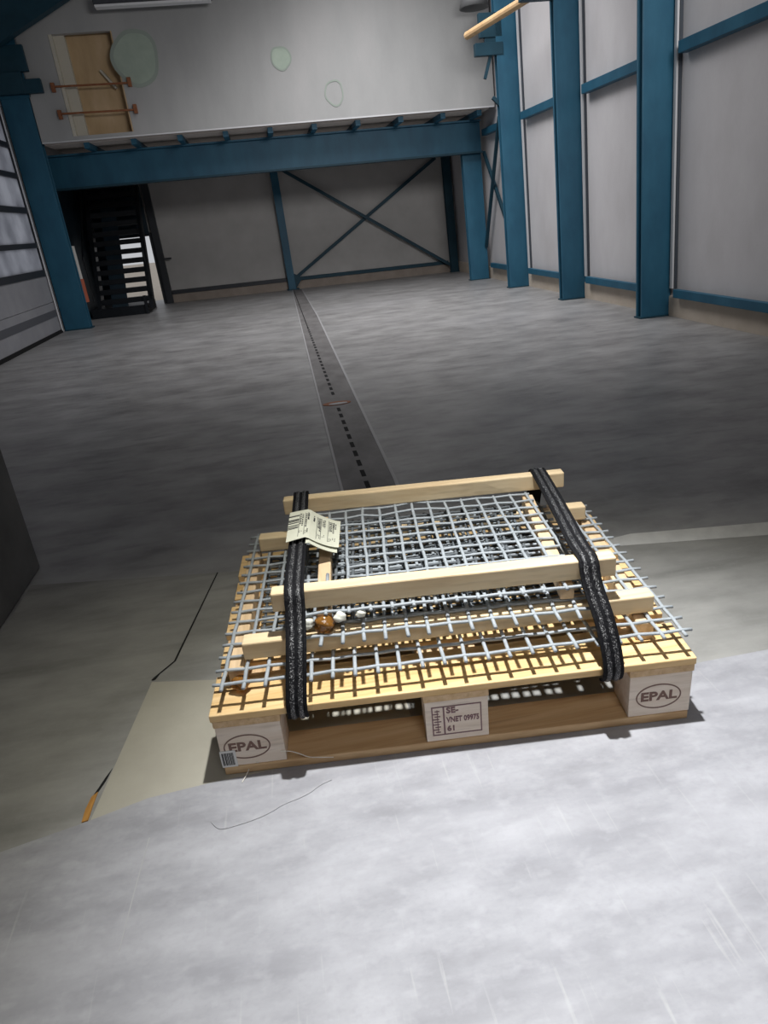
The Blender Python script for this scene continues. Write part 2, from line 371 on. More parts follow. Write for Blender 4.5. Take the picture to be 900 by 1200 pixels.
blot(.78, 3.57, .14, .16, 'stain', M['green'], seed=4)
blot(.78, 3.57, .15, .17, 'stain_rim', M['greenline'], True, 4)
blot(1.52, 3.06, .155, .175, 'stain_rim', M['greenline'], True, 6)
# hatch
t = thing('loading_hatch', W(((HX0 + HX1) / 2, 12, HZ0)), 'open hatch high in the gallery wall closed by a tan board behind two rusty rails', 'hatch')
obj('back_board', H().box(HX0 + .2, HX1 + .0, 12.20, 12.24, HZ0, HZ1 + .1), M['hatchwood'], t)
obj('cream_jamb', H().box(HX0, HX0 + .2, 12.1, 12.24, HZ0, HZ1), M['cream'], t)
obj('cream_jamb', H().box(HX0 + .005, HX0 + .05, 12.0, 12.1, HZ0, HZ1), M['cream'], t)
obj('side_board', H().box(HX1 - .02, HX1, 12.005, 12.2, HZ0, HZ1), M['hatchwood'], t)
obj('loose_lath', H().bar((HX1 - .30, 12.17, HZ1 - .45), (HX1 - .12, 12.12, HZ0 + .6), .05, .03), M['cream'], t)
for z in (3.40, 3.05):
    g = obj('safety_rail', H().bar((HX0 - .1, 11.97, z + .01), (HX1 + .1, 11.97, z - .01), .024, .024), M['rust'], t)
    for x in (HX0 - .1, HX1 + .1):
        obj('rail_clamp', H().box(x - .025, x + .025, 11.945, 12.0, z - .06, z + .06), M['rust'], g)
# strip light, pendant lamp, rafter, pole
t = thing('strip_light', W((-.9, 11.7, 4.25)), 'dark strip light along the top edge of the gallery wall', 'lamp')
obj('housing', H().box(-1.72, -.08, 11.66, 11.8, 4.29, 4.42), M['fixture'], t, bevel=.01)
obj('white_lip', H().box(-1.70, -.10, 11.64, 11.78, 4.26, 4.29), M['white_trim'], t)
for x in (-1.4, -.4): obj('wall_arm', H().box(x - .03, x + .03, 11.8, 11.985, 4.33, 4.37), M['fixture'], t)
t = thing('pendant_lamp', W((3.70, 11.5, 3.95)), 'grey dome shade hanging at the top of the gallery wall beside the pole end', 'lamp')
mb = H(); n = 28; prof = [(.0, 4.22), (.07, 4.2), (.10, 4.12), (.19, 4.04), (.22, 3.93), (.205, 3.93), (.17, 4.02), (.0, 4.1)]
vs = [(3.70 + r * math.cos(2 * math.pi * k / n), 11.5 + r * math.sin(2 * math.pi * k / n), z) for r, z in prof for k in range(n)]
mb.add(vs, [(i * n + k, i * n + (k + 1) % n, (i + 1) * n + (k + 1) % n, (i + 1) * n + k) for i in range(len(prof) - 1) for k in range(n)])
obj('lamp_shade', mb, M['shade'], t, smooth=True)
obj('cord', H().tube([(3.70, 11.5, 4.2), (3.70, 11.5, ZC)], .012, 6), M['fixture'], t)
tag(obj('roof_rafter', H().bar((-3.3, 11.75, 4.10), (-.3, 11.75, 5.48), .16, .5), M['blue_dark']),
    'dark roof rafter in the top left corner rising from the left column', 'beam')
pole_r = .05
tag(obj('wooden_pole', H().tube([(3.285, 10.60, 3.405), (3.49, 9.80, 3.4375), (3.70, 8.98, 3.47)], pole_r, 12), M['polewood'], smooth=False),
    'round tan wooden pole lying across the column brackets', 'pole')

# left column with crane corbel
t = thing('corbel_column', W((-3.15, 12.0, 0)), 'dark blue column with a stepped corbel beside the sectional door', 'column')
obj('column_shaft', H().box(-3.37, -2.97, 12.0, 12.03, 0, 3.3).box(-3.37, -2.97, 12.13, 12.16, 0, 3.3).box(-3.18, -3.15, 12.03, 12.13, 0, 3.3)
    .box(-3.37, -2.93, 12.0, 12.16, 3.3, 5.0), M['blue'], t, bevel=.004)
obj('corbel', H().box(-2.97, -2.73, 11.9, 11.99, 3.34, 3.52).box(-3.37, -2.97, 11.9, 11.99, 3.34, 3.62).box(-3.37, -2.86, 11.92, 11.99, 3.62, 3.95), M['blue_dark'], t, bevel=.006)
obj('base_plate', H().box(-3.38, -2.95, 11.985, 12.2, 0, .02), M['blue_dark'], t)

# stair block, dark panels added to deepen its corner shade, and the striped post
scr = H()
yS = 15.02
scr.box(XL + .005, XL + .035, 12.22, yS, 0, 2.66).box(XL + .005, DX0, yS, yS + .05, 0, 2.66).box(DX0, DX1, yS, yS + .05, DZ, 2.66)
tag(obj('stair_shade_panel', scr, M['navy']), 'dark panel added to deepen the shade in the corner behind the steel staircase', 'screen')
t = thing('staircase', W((-2.7, 14.2, 0)), 'narrow black steel staircase climbing to the gallery in front of the bright doorway', 'staircase')
n = 13
for k in range(n):
    z = .30 + .165 * k; y = 13.55 + .1 * k
    if z > 2.5: break
    obj('tread', H().box(-3.06, -2.22, y, y + .13, z - .088, z), M['blacksteel'], t)
for x0, x1 in ((-3.13, -3.06), (-2.22, -2.15)):
    obj('stringer', H().hexa([(x0, 13.46, .1), (x1, 13.46, .1), (x1, 13.74, .1), (x0, 13.74, .1)], [(x0, 14.9, 2.5), (x1, 14.9, 2.5), (x1, 15.0, 2.5), (x0, 15.0, 2.5)]), M['blacksteel'], t)
obj('centre_plate', H().hexa([(-2.88, 13.5, .12), (-2.60, 13.5, .12), (-2.60, 13.53, .12), (-2.88, 13.53, .12)], [(-2.88, 14.9, 2.4), (-2.60, 14.9, 2.4), (-2.60, 14.93, 2.4), (-2.88, 14.93, 2.4)]), M['navy'], t)
obj('plinth', H().box(-3.25, -2.27, 13.45, 14.6, 0, .16), M['blacksteel'], t)
obj('foot_post', H().box(-2.29, -2.24, 13.42, 13.47, 0, .32), M['blacksteel'], t)
for x in (-3.16, -2.12):
    obj('handrail', H().tube([(x, 13.5, .3), (x, 13.5, 1.05), (x, 14.75, 2.3)], .018, 8), M['blacksteel'], t)
t = thing('wall_tube', W((-3.30, 13.2, .33)), 'upright white and orange tube fixed to the wall behind the corbel column', 'tube')
obj('white_tube', H().tube([(-3.215, 13.2, .72), (-3.215, 13.2, 1.26)], .035, 12), M['white'], t)
obj('orange_sleeve', H().tube([(-3.215, 13.2, .33), (-3.215, 13.2, .72)], .045, 12), M['orange'], t)
obj('wall_bracket', H().box(XL + .036, -3.24, 13.18, 13.22, .9, .94), M['blue_dark'], t)

# drain strip in the floor
t = thing('drain_strip', (.35, 8, 0), 'long dark drain strip with a dashed slot running down the floor to the back wall', 'drain')
dl = [(.20, 2.9), (.207, 3.33), (.42, 13.2), (.47, 14.95)]; dr = [(.47, 2.9), (.483, 3.2), (.625, 10.2), (.66, 14.95)]
obj('strip_bed', MB().prism([dl[0], dr[0], dr[1], dr[2], dr[3], dl[3], dl[2], dl[1]], 0, .0025), M['drain'], t)
def ribbon(pts, w, z0, z1):
    mb = MB()
    for (a, b) in zip(pts[:-1], pts[1:]):
        mb.prism([(a[0] - w, a[1]), (a[0] + w, a[1]), (b[0] + w, b[1]), (b[0] - w, b[1])], z0, z1)
    return mb
obj('strip_edge', ribbon(dl, .007, 0, .005), M['drain_edge'], t)
obj('strip_edge', ribbon(dr, .009, 0, .005), M['drain_edge'], t)
y = 2.95; first = None
while y < 9.0:
    xs = .337 + (y - 3.2) * .0128
    if abs(y - 4.9) > .12:
        if first is None:
            first = obj('slot', MB().box(xs - .012, xs + .012, y, y + .10, .0025, .0035), M['slot'], t); x0, y0 = xs, y
        else:
            c = first.copy(); COL.objects.link(c); c.parent = t; c.location = (xs - x0, y - y0, 0)
    y += .172
obj('slot_groove', ribbon([(.411, 9.0), (.486, 14.9)], .006, .0025, .0035), M['slot'], t)
obj('rusty_cover', MB().prism([(.36 + .105 * math.cos(a * .3142), 4.90 + .055 * math.sin(a * .3142)) for a in range(20)], .0025, .006), M['rust'], t)
obj('cover_plate', MB().prism([(.368 + .07 * math.cos(a * .3142), 4.88 + .028 * math.sin(a * .3142)) for a in range(20)], .006, .008), M['drain_edge'], t)

# ================================================================== FLOOR SHEETS
ed = [(-1.125, 2.606), (-.365, 2.456)]
Lp = [(-1.125, -2.0), (-.43, -2.0), (-.43, 1.20), (-.531, 1.789), (-.529, 1.81), (-.477, 1.883), (-.375, 2.457), (-1.125, 2.606)]
tag(obj('ground_sheet', MB().prism(Lp, 0, .001), M['sheet_grey']), 'dim grey floor sheet left of the dark seam beside the partition', 'floor sheet')
Rp = [(-.42, -2.0), (3.6, -2.0), (3.6, 1.82), (1.74, 2.05), (1.02, 2.168), (-.370, 2.456), (-.472, 1.878), (-.524, 1.80), (-.42, 1.20)]
tag(obj('ground_sheet', MB().prism(Rp, 0, .001), M['sheet_grey']), 'grey-green floor sheet under and right of the pallet', 'floor sheet')
tag(obj('curled_edge', MB().add([(.96, 2.185, .0), (1.239, 2.205, .012), (1.74, 2.112, .018), (2.3, 2.02, .012), (2.3, 1.975, .001), (1.70, 2.045, .001), (1.272, 2.125, .001),
     (.96, 2.185, -.002), (1.239, 2.205, .0), (1.74, 2.112, .0), (2.3, 2.02, .0), (2.3, 1.975, -.002), (1.70, 2.045, -.002), (1.272, 2.125, -.002)],
    [(0, 1, 6), (1, 2, 5, 6), (2, 3, 4, 5), (7, 13, 8), (8, 13, 12, 9), (9, 12, 11, 10), (0, 7, 8, 1), (1, 8, 9, 2), (2, 9, 10, 3), (3, 10, 11, 4), (4, 11, 12, 5), (5, 12, 13, 6), (6, 13, 7, 0)]), M['sheet_edge']),
    'pale curled paper edge lying on the floor behind the right side of the pallet', 'paper edge')
tag(obj('floor_patch', MB().prism([(-.531, 1.789), (-.586, 1.372), (-.60, 1.27), (.2, 1.22), (.2, 1.75), (-.343, 1.745)][::-1][::-1], .001, .002), M['sheet_beige']),
    'beige paper patch on the floor poking out left of the pallet', 'floor patch')
Fp = [(-1.12, -2.0), (3.4, -2.0), (3.4, 1.30), (1.4, 1.42), (1.02, 1.42), (.85, 1.36), (.3, 1.335), (-.33, 1.322), (-.47, 1.312), (-.617, 1.272), (-.787, 1.234), (-1.12, 1.17)]
tag(obj('ground_sheet', MB().prism(Fp, .002, .003), M['sheet_pale']), 'brightly lit pale bluish floor sheet in the foreground in front of the pallet', 'floor sheet')
tag(obj('sheet_seam', MB().prism([(-.449, 1.19), (-.452, 1.19), (-.463, 1.05), (-.470, .933), (-.468, .933), (-.4605, 1.05)], .003, .0037), M['drain_edge']),
    'faint pale seam line in the foreground sheet below the torn slit', 'seam')
# seam and tear
tag(obj('seam_crack', MB().prism([(-.369, 2.457), (-.374, 2.457), (-.476, 1.884), (-.530, 1.81), (-.535, 1.80), (-.530, 1.797), (-.522, 1.80), (-.512, 1.826), (-.47, 1.882)], .001, .0016), M['slot']),
    'thin dark crack between two floor sheets left of the pallet', 'crack')
t = thing('floor_tear', (-.6, 1.36, .001), 'torn slit at the edge of the beige patch with orange wood showing', 'tear')
obj('dark_slit', MB().prism([(-.580, 1.44), (-.588, 1.40), (-.600, 1.365), (-.612, 1.35), (-.603, 1.375), (-.592, 1.41)], .001, .0026), M['slot'], t)
obj('exposed_wood', MB().prism([(-.600, 1.365), (-.603, 1.32), (-.604, 1.278), (-.618, 1.276), (-.618, 1.315), (-.612, 1.352)], .001, .004), M['splinter'], t)
# partition at the left edge
tag(obj('partition_panel', MB().prism([(-1.126, -1.6), (-1.134, 2.769), (-1.26, 2.79), (-1.26, -1.6)], 0, .9), M['panel_dark'], bevel=.01),
    'dark grey low partition at the left edge of the picture', 'partition')

# ================================================================== PALLET
ZT = .189
C00, C10, C01, C11 = (-.294, 1.336), (.880, 1.223), (-.234, 2.180), (1.008, 2.075)
def PQ(u, v):
    return tuple((1 - u) * (1 - v) * a + u * (1 - v) * b + (1 - u) * v * c + u * v * d for a, b, c, d in zip(C00, C10, C01, C11))
def pbox(u0, u1, v0, v1, z0, z1):
    q = [PQ(u0, v0), PQ(u1, v0), PQ(u1, v1), PQ(u0, v1)]
    return MB().hexa([(x, y, z0) for x, y in q], [(x, y, z1) for x, y in q])
pal = thing('wooden_pallet', (*PQ(.5, .5), .003), 'wooden pallet with branded corner blocks standing on the lit floor', 'pallet')
vw = [0, .181, .2325, .3575, .4093, .5907, .6425, .7675, .819, 1.0]
for k in range(5):
    mb = MB(); q0, q1 = vw[2 * k], vw[2 * k + 1]
    e = .003 * (k % 2)
    obj('deck_board', pbox(-.0 + e, 1 - e, q0, q1, .169, ZT), M['deck'], pal, bevel=.0025)
uu = [(0.003, .140), (.432, .568), (.862, .998)]
for a, b in uu:
    obj('stringer_board', pbox(a, b, .002, .998, .149, .169), M['stringer'], pal, bevel=.002)
vv = [(.003, .125), (.41, .59), (.875, .997)]
for (v0, v1) in vv:
    obj('bottom_board', pbox(.006, .994, v0, v1, .003, .027), M['bottom'], pal, bevel=.0025)
blocks = {}
for i, (a, b) in enumerate(uu):
    for j, (v0, v1) in enumerate(vv):
        blocks[i, j] = obj('block', pbox(a + .002, b - .002, v0 + .002, v1, .027, .149), M['block'], pal, bevel=.002)
# brands: local frame on the front face
P0 = Vector((*PQ(0, .005), 0)); P1 = Vector((*PQ(1, .005), 0))
E1 = (P1 - P0).normalized(); E2 = Vector((0, 0, 1)); EN = Vector((E1.y, -E1.x, 0))   # outwards
LEN = (P1 - P0).length
def text_mb(body, size, o, e1, e2, n, d=.0008, bold=.0, center=True, sx=1.0, rot=False):
    cu = bpy.data.curves.new('t', 'FONT'); cu.body = body; cu.size = size; cu.extrude = .0005; cu.offset = bold; cu.resolution_u = 3
    if center: cu.align_x = 'CENTER'; cu.align_y = 'CENTER'
    ob = bpy.data.objects.new('t', cu); COL.objects.link(ob)
    dg = bpy.context.evaluated_depsgraph_get(); me = bpy.data.meshes.new_from_object(ob.evaluated_get(dg))
    mb = MB(); vs = []
    for v in me.vertices:
        a, b = v.co.x * sx, v.co.y
        if rot: a, b = -b, a
        vs.append(o + e1 * a + e2 * b + n * (d * .0 + v.co.z + .0005))
    mb.add(vs, [tuple(p.vertices) for p in me.polygons])
    bpy.data.objects.remove(ob); bpy.data.curves.remove(cu); bpy.data.meshes.remove(me)
    return mb
def face_pt(u, z): return P0 + E1 * (u * LEN) + E2 * z
def ring(mb, o, rx, rz, w, n=48):
    for k in range(n):
        a, b = 2 * math.pi * k / n, 2 * math.pi * (k + 1) / n
        mb.slab(o, E1, E2, EN, [(rx * math.cos(a), rz * math.sin(a)), (rx * math.cos(b), rz * math.sin(b)), ((rx - w) * math.cos(b), (rz - w) * math.sin(b)), ((rx - w) * math.cos(a), (rz - w) * math.sin(a))], -.001, .0008)
    return mb
for i, uc in ((0, .062), (2, .927)):
    o = face_pt(uc, .083)
    mb = text_mb('EPAL', .036, o, E1, E2, EN, bold=.0011, sx=1.18)
    ring(mb, o, .057, .037, .0032)
    obj('brand_mark', mb, M['ink'], blocks[i, 0])
o = face_pt(.5, .088)
mb = MB()
def strip(a0, a1, b0, b1): mb.slab(o, E1, E2, EN, [(a0, b0), (a1, b0), (a1, b1), (a0, b1)], -.001, .0008)
strip(-.062, -.059, -.043, .043); strip(.058, .061, -.043, .043); strip(-.062, .061, .041, .044); strip(-.062, .061, -.044, -.041); strip(-.034, -.030, -.043, .043)
for k, (b, w) in enumerate(((-.034, .006), (-.026, .011), (-.018, .007), (-.010, .013), (-.002, .009), (.006, .013), (.014, .007), (.022, .011), (.030, .006))):
    strip(-.048 - w, -.048 + w * (.3 if k % 2 else 1), b - .0014, b + .0014)
strip(-.049, -.047, -.036, .034)
for body, a, b, s, sx in (('SE-', -.026, .022, .024, 1.0), ('VNET 09975', -.026, -.006, .022, .70), ('61', -.026, -.033, .022, 1.0)):
    tm = text_mb(body, s, o + E1 * a + E2 * b, E1, E2, EN, bold=.0007, center=False, sx=sx)
    mb.add(tm.v, tm.f)
obj('stamp', mb, M['stampink'], blocks[1, 0])
o = face_pt(.0215, .052)
st = obj('barcode_sticker', MB().slab(o, E1, E2, EN, [(-.0215, -.025), (.017, -.025), (.017, .025), (-.0215, .025)], -.0005, .0016), M['sticker'], blocks[0, 0], label='white barcode sticker on the front left block')
mb = MB()
for a, w in ((-.0175, .003), (-.0135, .0012), (-.0105, .0028), (-.0068, .0014), (-.0040, .0020), (-.0008, .0012), (.0016, .0022), (.0048, .0010), (.0068, .0018), (.0095, .0012)):
    mb.slab(o, E1, E2, EN, [(a, -.019), (a + w, -.019), (a + w, .019), (a, .019)], .001, .0021)
STB = mb
# sticker is already thing > part > sub-part deep: its bars live in the same mesh as a second material
me = st.data; me.materials.append(M['print'])
off = ORI[st.name]; import bmesh
bm = bmesh.new(); bm.from_mesh(me); vs = [bm.verts.new(Vector(v) - off) for v in STB.v]
for f in STB.f:
    nf = bm.faces.new([vs[i] for i in f]); nf.material_index = 1
bmesh.ops.recalc_face_normals(bm, faces=bm.faces); bm.to_mesh(me); bm.free()

# ================================================================== STACK ON THE PALLET
def batten(name, a, b, z0, z1, depth, mat, label, group, parts=None, taper=0):
    """a,b: ends of the front lower edge (left, right)"""
    a, b = Vector((*a, 0)), Vector((*b, 0)); t = (b - a).normalized(); nrm = Vector((-t.y, t.x, 0)) * depth
    rnd = random.Random(label); n = 10; mb = MB(); rings = []
    for k in range(n + 1):
        p = a + (b - a) * (k / n); j = [rnd.uniform(-.0012, .0012) for _ in range(4)]
        rings.append([(p.x, p.y + j[0], z0), (p.x + nrm.x, p.y + nrm.y, z0), (p.x + nrm.x, p.y + nrm.y + j[1], z1 + j[3] * 0), (p.x, p.y + j[2], z1)])
    vs = [v for r in rings for v in r]; fs = [(0, 1, 2, 3), tuple(4 * n + i for i in (3, 2, 1, 0))]
    for k in range(n):
        for i in range(4): fs.append((4 * k + i, 4 * k + (i + 1) % 4, 4 * k + 4 + (i + 1) % 4, 4 * k + 4 + i))
    mb.add(vs, fs)
    o = obj(name, mb, mat, None, bevel=.004)
    return tag(o, label, 'wooden batten', group)
def stick(a, b, z0, z1, w, label, group):
    a, b = Vector((*a, 0)), Vector((*b, 0)); t = (b - a).normalized(); s = Vector((t.y, -t.x, 0)) * (w / 2)
    q = [a - s, a + s, b + s, b - s]
    o = obj('wooden_batten', MB().hexa([(p.x, p.y, z0) for p in q], [(p.x, p.y, z1) for p in q]), M['stick'], None, bevel=.004)
    return tag(o, label, 'wooden batten', group)
G1 = 'battens stacked between the wire meshes'
stick((-.224, 1.43), (-.180, 2.10), ZT, .2405, .040, 'batten running front to back on the left of the deck under the largest mesh', G1)
stick((.800, 1.325), (.935, 1.98), ZT, .2405, .044, 'batten running front to back on the right of the deck under the largest mesh', G1)
batten('wooden_batten', (-.200, 1.443), (.831, 1.343), .2545, .3025, .046, M['bar'], 'lower front batten on the largest mesh, its ends sticking out past both straps', G1)
batten('wooden_batten', (-.160, 2.048), (.911, 1.910), .2545, .3025, .046, M['bar'], 'lower rear batten on the largest mesh, only its two ends showing', G1)
stick((.010, 1.44), (.068, 2.03), .3165, .354, .036, 'short batten under the small top mesh next to the left strap', G1)
stick((.612, 1.372), (.728, 1.960), .3165, .354, .036, 'short batten showing through the right side of the small top mesh', G1)
batten('wooden_batten', (-.111, 1.457), (.733, 1.360), .368, .4195, .042, M['bar'], 'uppermost front batten across the stack, pressed down by both straps', G1)
batten('wooden_batten', (-.062, 2.057), (.848, 1.941), .368, .4195, .040, M['bar'], 'uppermost rear batten, furthest back at the top of the stack', G1)

def mesh_panel(name, FL, FR, BL, BR, z, nu, nv, ex, r, label, amp=.0013, skip=None, jit=.0, sag=None, exv=None, mat='wire'):
    exv = ex if exv is None else exv
    rnd = random.Random(label); mb = MB()
    def Q(a, b): return Vector(((1 - a) * (1 - b) * FL[0] + a * (1 - b) * FR[0] + (1 - a) * b * BL[0] + a * b * BR[0],
                                (1 - a) * (1 - b) * FL[1] + a * (1 - b) * FR[1] + (1 - a) * b * BL[1] + a * b * BR[1], z))
    off = {}
    for i in range(-1, nu + 1):
        for j in range(-1, nv + 1): off[i, j] = Vector((rnd.uniform(-jit, jit), rnd.uniform(-jit, jit), 0))
    def node(i, j, s):
        p = Q(i / (nu - 1), j / (nv - 1)) + off[min(max(round(i), -1), nu), min(max(round(j), -1), nv)]
        p.z += s
        if sag: p += sag(i, j)
        return p
    def run(kind, fixed, n, exx):
        pts = []; segs = []
        for k in range(n):
            w = amp * (1 if (k + fixed) % 2 else -1) * (1 if kind == 'u' else -1)
            i, j = (k, fixed) if kind == 'u' else (fixed, k)
            if k == 0:
                d = (-exx, fixed) if kind == 'u' else (fixed, -exx); pts.append(node(*d, 0))
            cut = skip and skip(kind, i, j)
            if cut:
                if len(pts) > 1: segs.append(pts)
                pts = []
            else: pts.append(node(i, j, w))
            if k < n - 1 and not cut:
                m = (k + .5, fixed) if kind == 'u' else (fixed, k + .5)
                a = node(i, j, 0); b = node(i + (kind == 'u'), j + (kind == 'v'), 0)
                pts.append((a + b) / 2)
            if k == n - 1 and not cut:
                d = (n - 1 + exx, fixed) if kind == 'u' else (fixed, n - 1 + exx); pts.append(node(*d, 0))
        if len(pts) > 1: segs.append(pts)
        for s in segs: mb.tube(s, r, 7, .8)
    for j in range(nv): run('u', j, nu, ex)
    for i in range(nu): run('v', i, nv, exv)
    o = obj(name, mb, M[mat], None, smooth=True)
    return tag(o, label, 'wire mesh', 'wire meshes stacked with the battens')
mesh_panel('wire_mesh', (-.252, 1.371), (.858, 1.262), (-.170, 2.185), (.945, 2.03), .2475, 22, 16, .45, .0050, 'largest pale grey wire mesh lying low across the whole pallet', jit=.0016)
mesh_panel('wire_mesh', (-.055, 1.415), (.672, 1.325), (.01, 2.04), (.765, 1.945), .3095, 15, 13, .4, .0050, 'middle pale grey wire mesh between the two layers of battens', jit=.002, exv=.75)
def torn(kind, i, j):
    return (i in (0, 1) and 4 <= j <= 7) or (kind == 'u' and i == 1 and j == 3)
def crumple(i, j):
    if j > 9.4 and 3 <= i <= 7: return Vector((0, -.012 * math.sin((i - 3) * 1.5), .004))
    return Vector((0, 0, 0))
mesh_panel('wire_mesh', (-.035, 1.437), (.655, 1.352), (.030, 2.045), (.722, 1.95), .3605, 14, 12, .2, .0048, 'small topmost pale grey wire mesh with a torn left corner under the upper battens', skip=torn, jit=.002, sag=crumple)

mesh_panel('wire_mesh', (.045, 1.53), (.575, 1.478), (.10, 2.03), (.665, 1.955), .3225, 12, 11, .3, .0045, 'inner wire mesh glimpsed through the holes of the small topmost mesh', jit=.002, amp=.0015, mat='wire_shaded')
mesh_panel('wire_mesh', (-.165, 1.56), (.755, 1.47), (-.135, 2.10), (.865, 2.0), .1965, 31, 20, .3, .0045, 'lowest wire mesh lying straight on the deck boards between the two outer battens', jit=.002, amp=.0015, mat='wire_shaded')  # mesh added and woven tight to darken the deck below

# glue lumps
def lump(c, r, name, mat, label, seed, cat='glue', squash=.8):
    rnd = random.Random(seed); bm = bmesh.new(); bmesh.ops.create_icosphere(bm, subdivisions=3, radius=1)
    ph = [rnd.uniform(0, 6) for _ in range(6)]
    for v in bm.verts:
        p = v.co; k = 1 + .16 * math.sin(3 * p.x + ph[0]) * math.sin(4 * p.y + ph[1]) + .10 * math.sin(6 * p.z + ph[2] + 3 * p.x)
        v.co = Vector((p.x * k * r, p.y * k * r * .8, p.z * k * r * squash))
    me = bpy.data.meshes.new(name); bm.to_mesh(me); bm.free(); me.materials.append(mat)
    for p in me.polygons: p.use_smooth = True
    o = bpy.data.objects.new(name, me); COL.objects.link(o); o.location = c; ORI[o.name] = Vector(c)
    return tag(o, label, cat)
lump((-.216, 1.412, .213), .023, 'glue_lump', M['glue'], 'amber glue lump at the front left corner under the largest mesh', 1)
g = lump((.010, 1.425, .334), .026, 'glue_lump', M['glue'], 'amber glue lump beside the left strap under the uppermost front batten', 2)
lump((-.034, 1.42, .343), .017, 'glue_drop', M['blob'], 'milky glue drop left of the amber lump beside the left strap', 3)
lump((.048, 1.42, .347), .016, 'glue_drop', M['blob'], 'milky glue drop right of the amber lump beside the left strap', 4)
lump((.10, 1.418, .349), .013, 'glue_drop', M['blob'], 'small milky glue drop furthest right of the amber lump', 5)

# straps
def strap(label, pts, w, name='strap'):
    """pts: list of (centre, width direction, outward normal)"""
    def smooth(P, it=2):
        for _ in range(it):
            Q = [P[0]]
            for a, b in zip(P[:-1], P[1:]):
                Q.append(a.lerp(b, .25)); Q.append(a.lerp(b, .75))
            Q.append(P[-1]); P = Q
        return P
    C = smooth([Vector(p) for p in pts]); root = None
    wd0, wd1 = w
    def rings(prof):
        mb = MB(); R = []
        for i, c in enumerate(C):
            t = (C[min(i + 1, len(C) - 1)] - C[max(i - 1, 0)]).normalized()
            f = i / (len(C) - 1); wd = Vector((*(Vector(wd0).lerp(Vector(wd1), f)),)).normalized()
            wd = (wd - t * wd.dot(t)).normalized(); n = wd.cross(t).normalized()
            R += [c + wd * a + n * b for a, b in prof]
        k = len(prof); fs = [tuple(range(k)), tuple(range(len(R) - k, len(R)))]
        for i in range(len(C) - 1):
            for j in range(k): fs.append((i * k + j, i * k + (j + 1) % k, (i + 1) * k + (j + 1) % k, (i + 1) * k + j))
        return mb.add(R, fs)
    hw = .0245
    body = [(-hw, 0), (hw, 0), (hw, .0055), (hw * .8, .007), (hw * .66, .0055), (hw * .12, .0048), (-.12 * hw, .0048), (-.66 * hw, .0055), (-.8 * hw, .007), (-hw, .0055)]
    t = thing('tie_strap', C[len(C) // 2], label, 'strap', 'black straps round the pallet load')
    obj('webbing', rings(body), M['strap'], t, smooth=False)
    for s in (-1, 1):
        cx = s * hw * .40
        ribp = [(cx - .0062, .0030), (cx + .0062, .0030), (cx + .0055, .0072), (cx + .002, .0086), (cx - .002, .0086), (cx - .0055, .0072)]
        obj('woven_rib', rings(ribp), M['rib'], t, smooth=True, label='black rib flecked with white thread')
    return t, C
def zlist(back, front, low, backlow):
    return [(*backlow[:2], .155), (*backlow[:2], backlow[2]), (back[0] + .004, back[1] + .045, .35), (back[0], back[1] + .030, .4205), (back[0] - .002, back[1] - .0, .4205), ((back[0] + front[0]) / 2, (back[1] + front[1]) / 2, .418),
            (front[0] + .003, front[1] + .045, .4215), (front[0], front[1] - .010, .4245), (front[0] - .004, front[1] - .034, .372), ((front[0] + low[0]) / 2, (front[1] + low[1]) / 2 - .035, .300), (low[0], low[1] - .012, .205), (low[0], low[1] - .004, .165), (low[0] + .001, low[1] + .012, .158)]
sl, slC = strap('left black woven strap, carrying the paper label, tied over the stack', zlist((.002, 2.078), (-.052, 1.456), (-.085, 1.312), (.012, 2.17, .2)), ((-1, .1, 0), (-1, .1, 0)))
sr, srC = strap('right black woven strap tied over the stack, without a label', zlist((.776, 1.975), (.664, 1.380), (.668, 1.238), (.79, 2.09, .2)), ((-1, .1, 0), (-1, .1, 0)))

# paper label on the left strap
lab = thing('paper_label', (-.03, 1.8, .433), 'cream printed paper label folded round the left strap', 'label')
TL, BL_, TR, BR_ = Vector((-.041, 1.905, .4365)), Vector((-.061, 1.700, .4365)), Vector((.107, 1.905, .383)), Vector((.082, 1.727, .383))
def LS(s, t):                                        # s across (0 left .. 1 right), t down
    p = TL.lerp(TR, s).lerp(BL_.lerp(BR_, s), t)
    q = max(0.0, (s - .40) / .60); drop = TL.z + (TR.z - TL.z) * (1.6 * q - .6 * q * q) 
    p.z = drop + .003 * math.sin(math.pi * s)
    return p
ns, ntt = 16, 8
vs = [LS(i / ns, j / ntt) for j in range(ntt + 1) for i in range(ns + 1)]
def corner(i, j): return True
mb = MB().add(vs, [(j * (ns + 1) + i, j * (ns + 1) + i + 1, (j + 1) * (ns + 1) + i + 1, (j + 1) * (ns + 1) + i) for j in range(ntt) for i in range(ns)])
# underside flap folded back below
vs2 = [LS(i / ns * .93, .25 + .82 * j / ntt) + Vector((0.004, -.004, -.010 if i else 0)) for j in range(ntt + 1) for i in range(ns + 1)]
def paper(name, mb_, par):
    o = obj(name, mb_, M['paper'], par); s = o.modifiers.new('thick', 'SOLIDIFY'); s.thickness = .0012; s.offset = -1; return o
pf = paper('front_flap', mb, lab)
mb = MB().add([v for v in vs2 if True], [(j * (ns + 1) + i, j * (ns + 1) + i + 1, (j + 1) * (ns + 1) + i + 1, (j + 1) * (ns + 1) + i) for j in range(ntt) for i in range(6, ns)])
pb = paper('back_flap', mb, lab)
mb = MB()
def mark(s0, s1, t0, t1):
    k = max(1, int((s1 - s0) * 14)); q = []
    for i in range(k):
        a, b = s0 + (s1 - s0) * i / k, s0 + (s1 - s0) * (i + 1) / k
        pts = [LS(a, t0), LS(b, t0), LS(b, t1), LS(a, t1)]
        mb.hexa([p + Vector((0, 0, .0006)) for p in pts], [p + Vector((0, 0, .0016)) for p in pts])
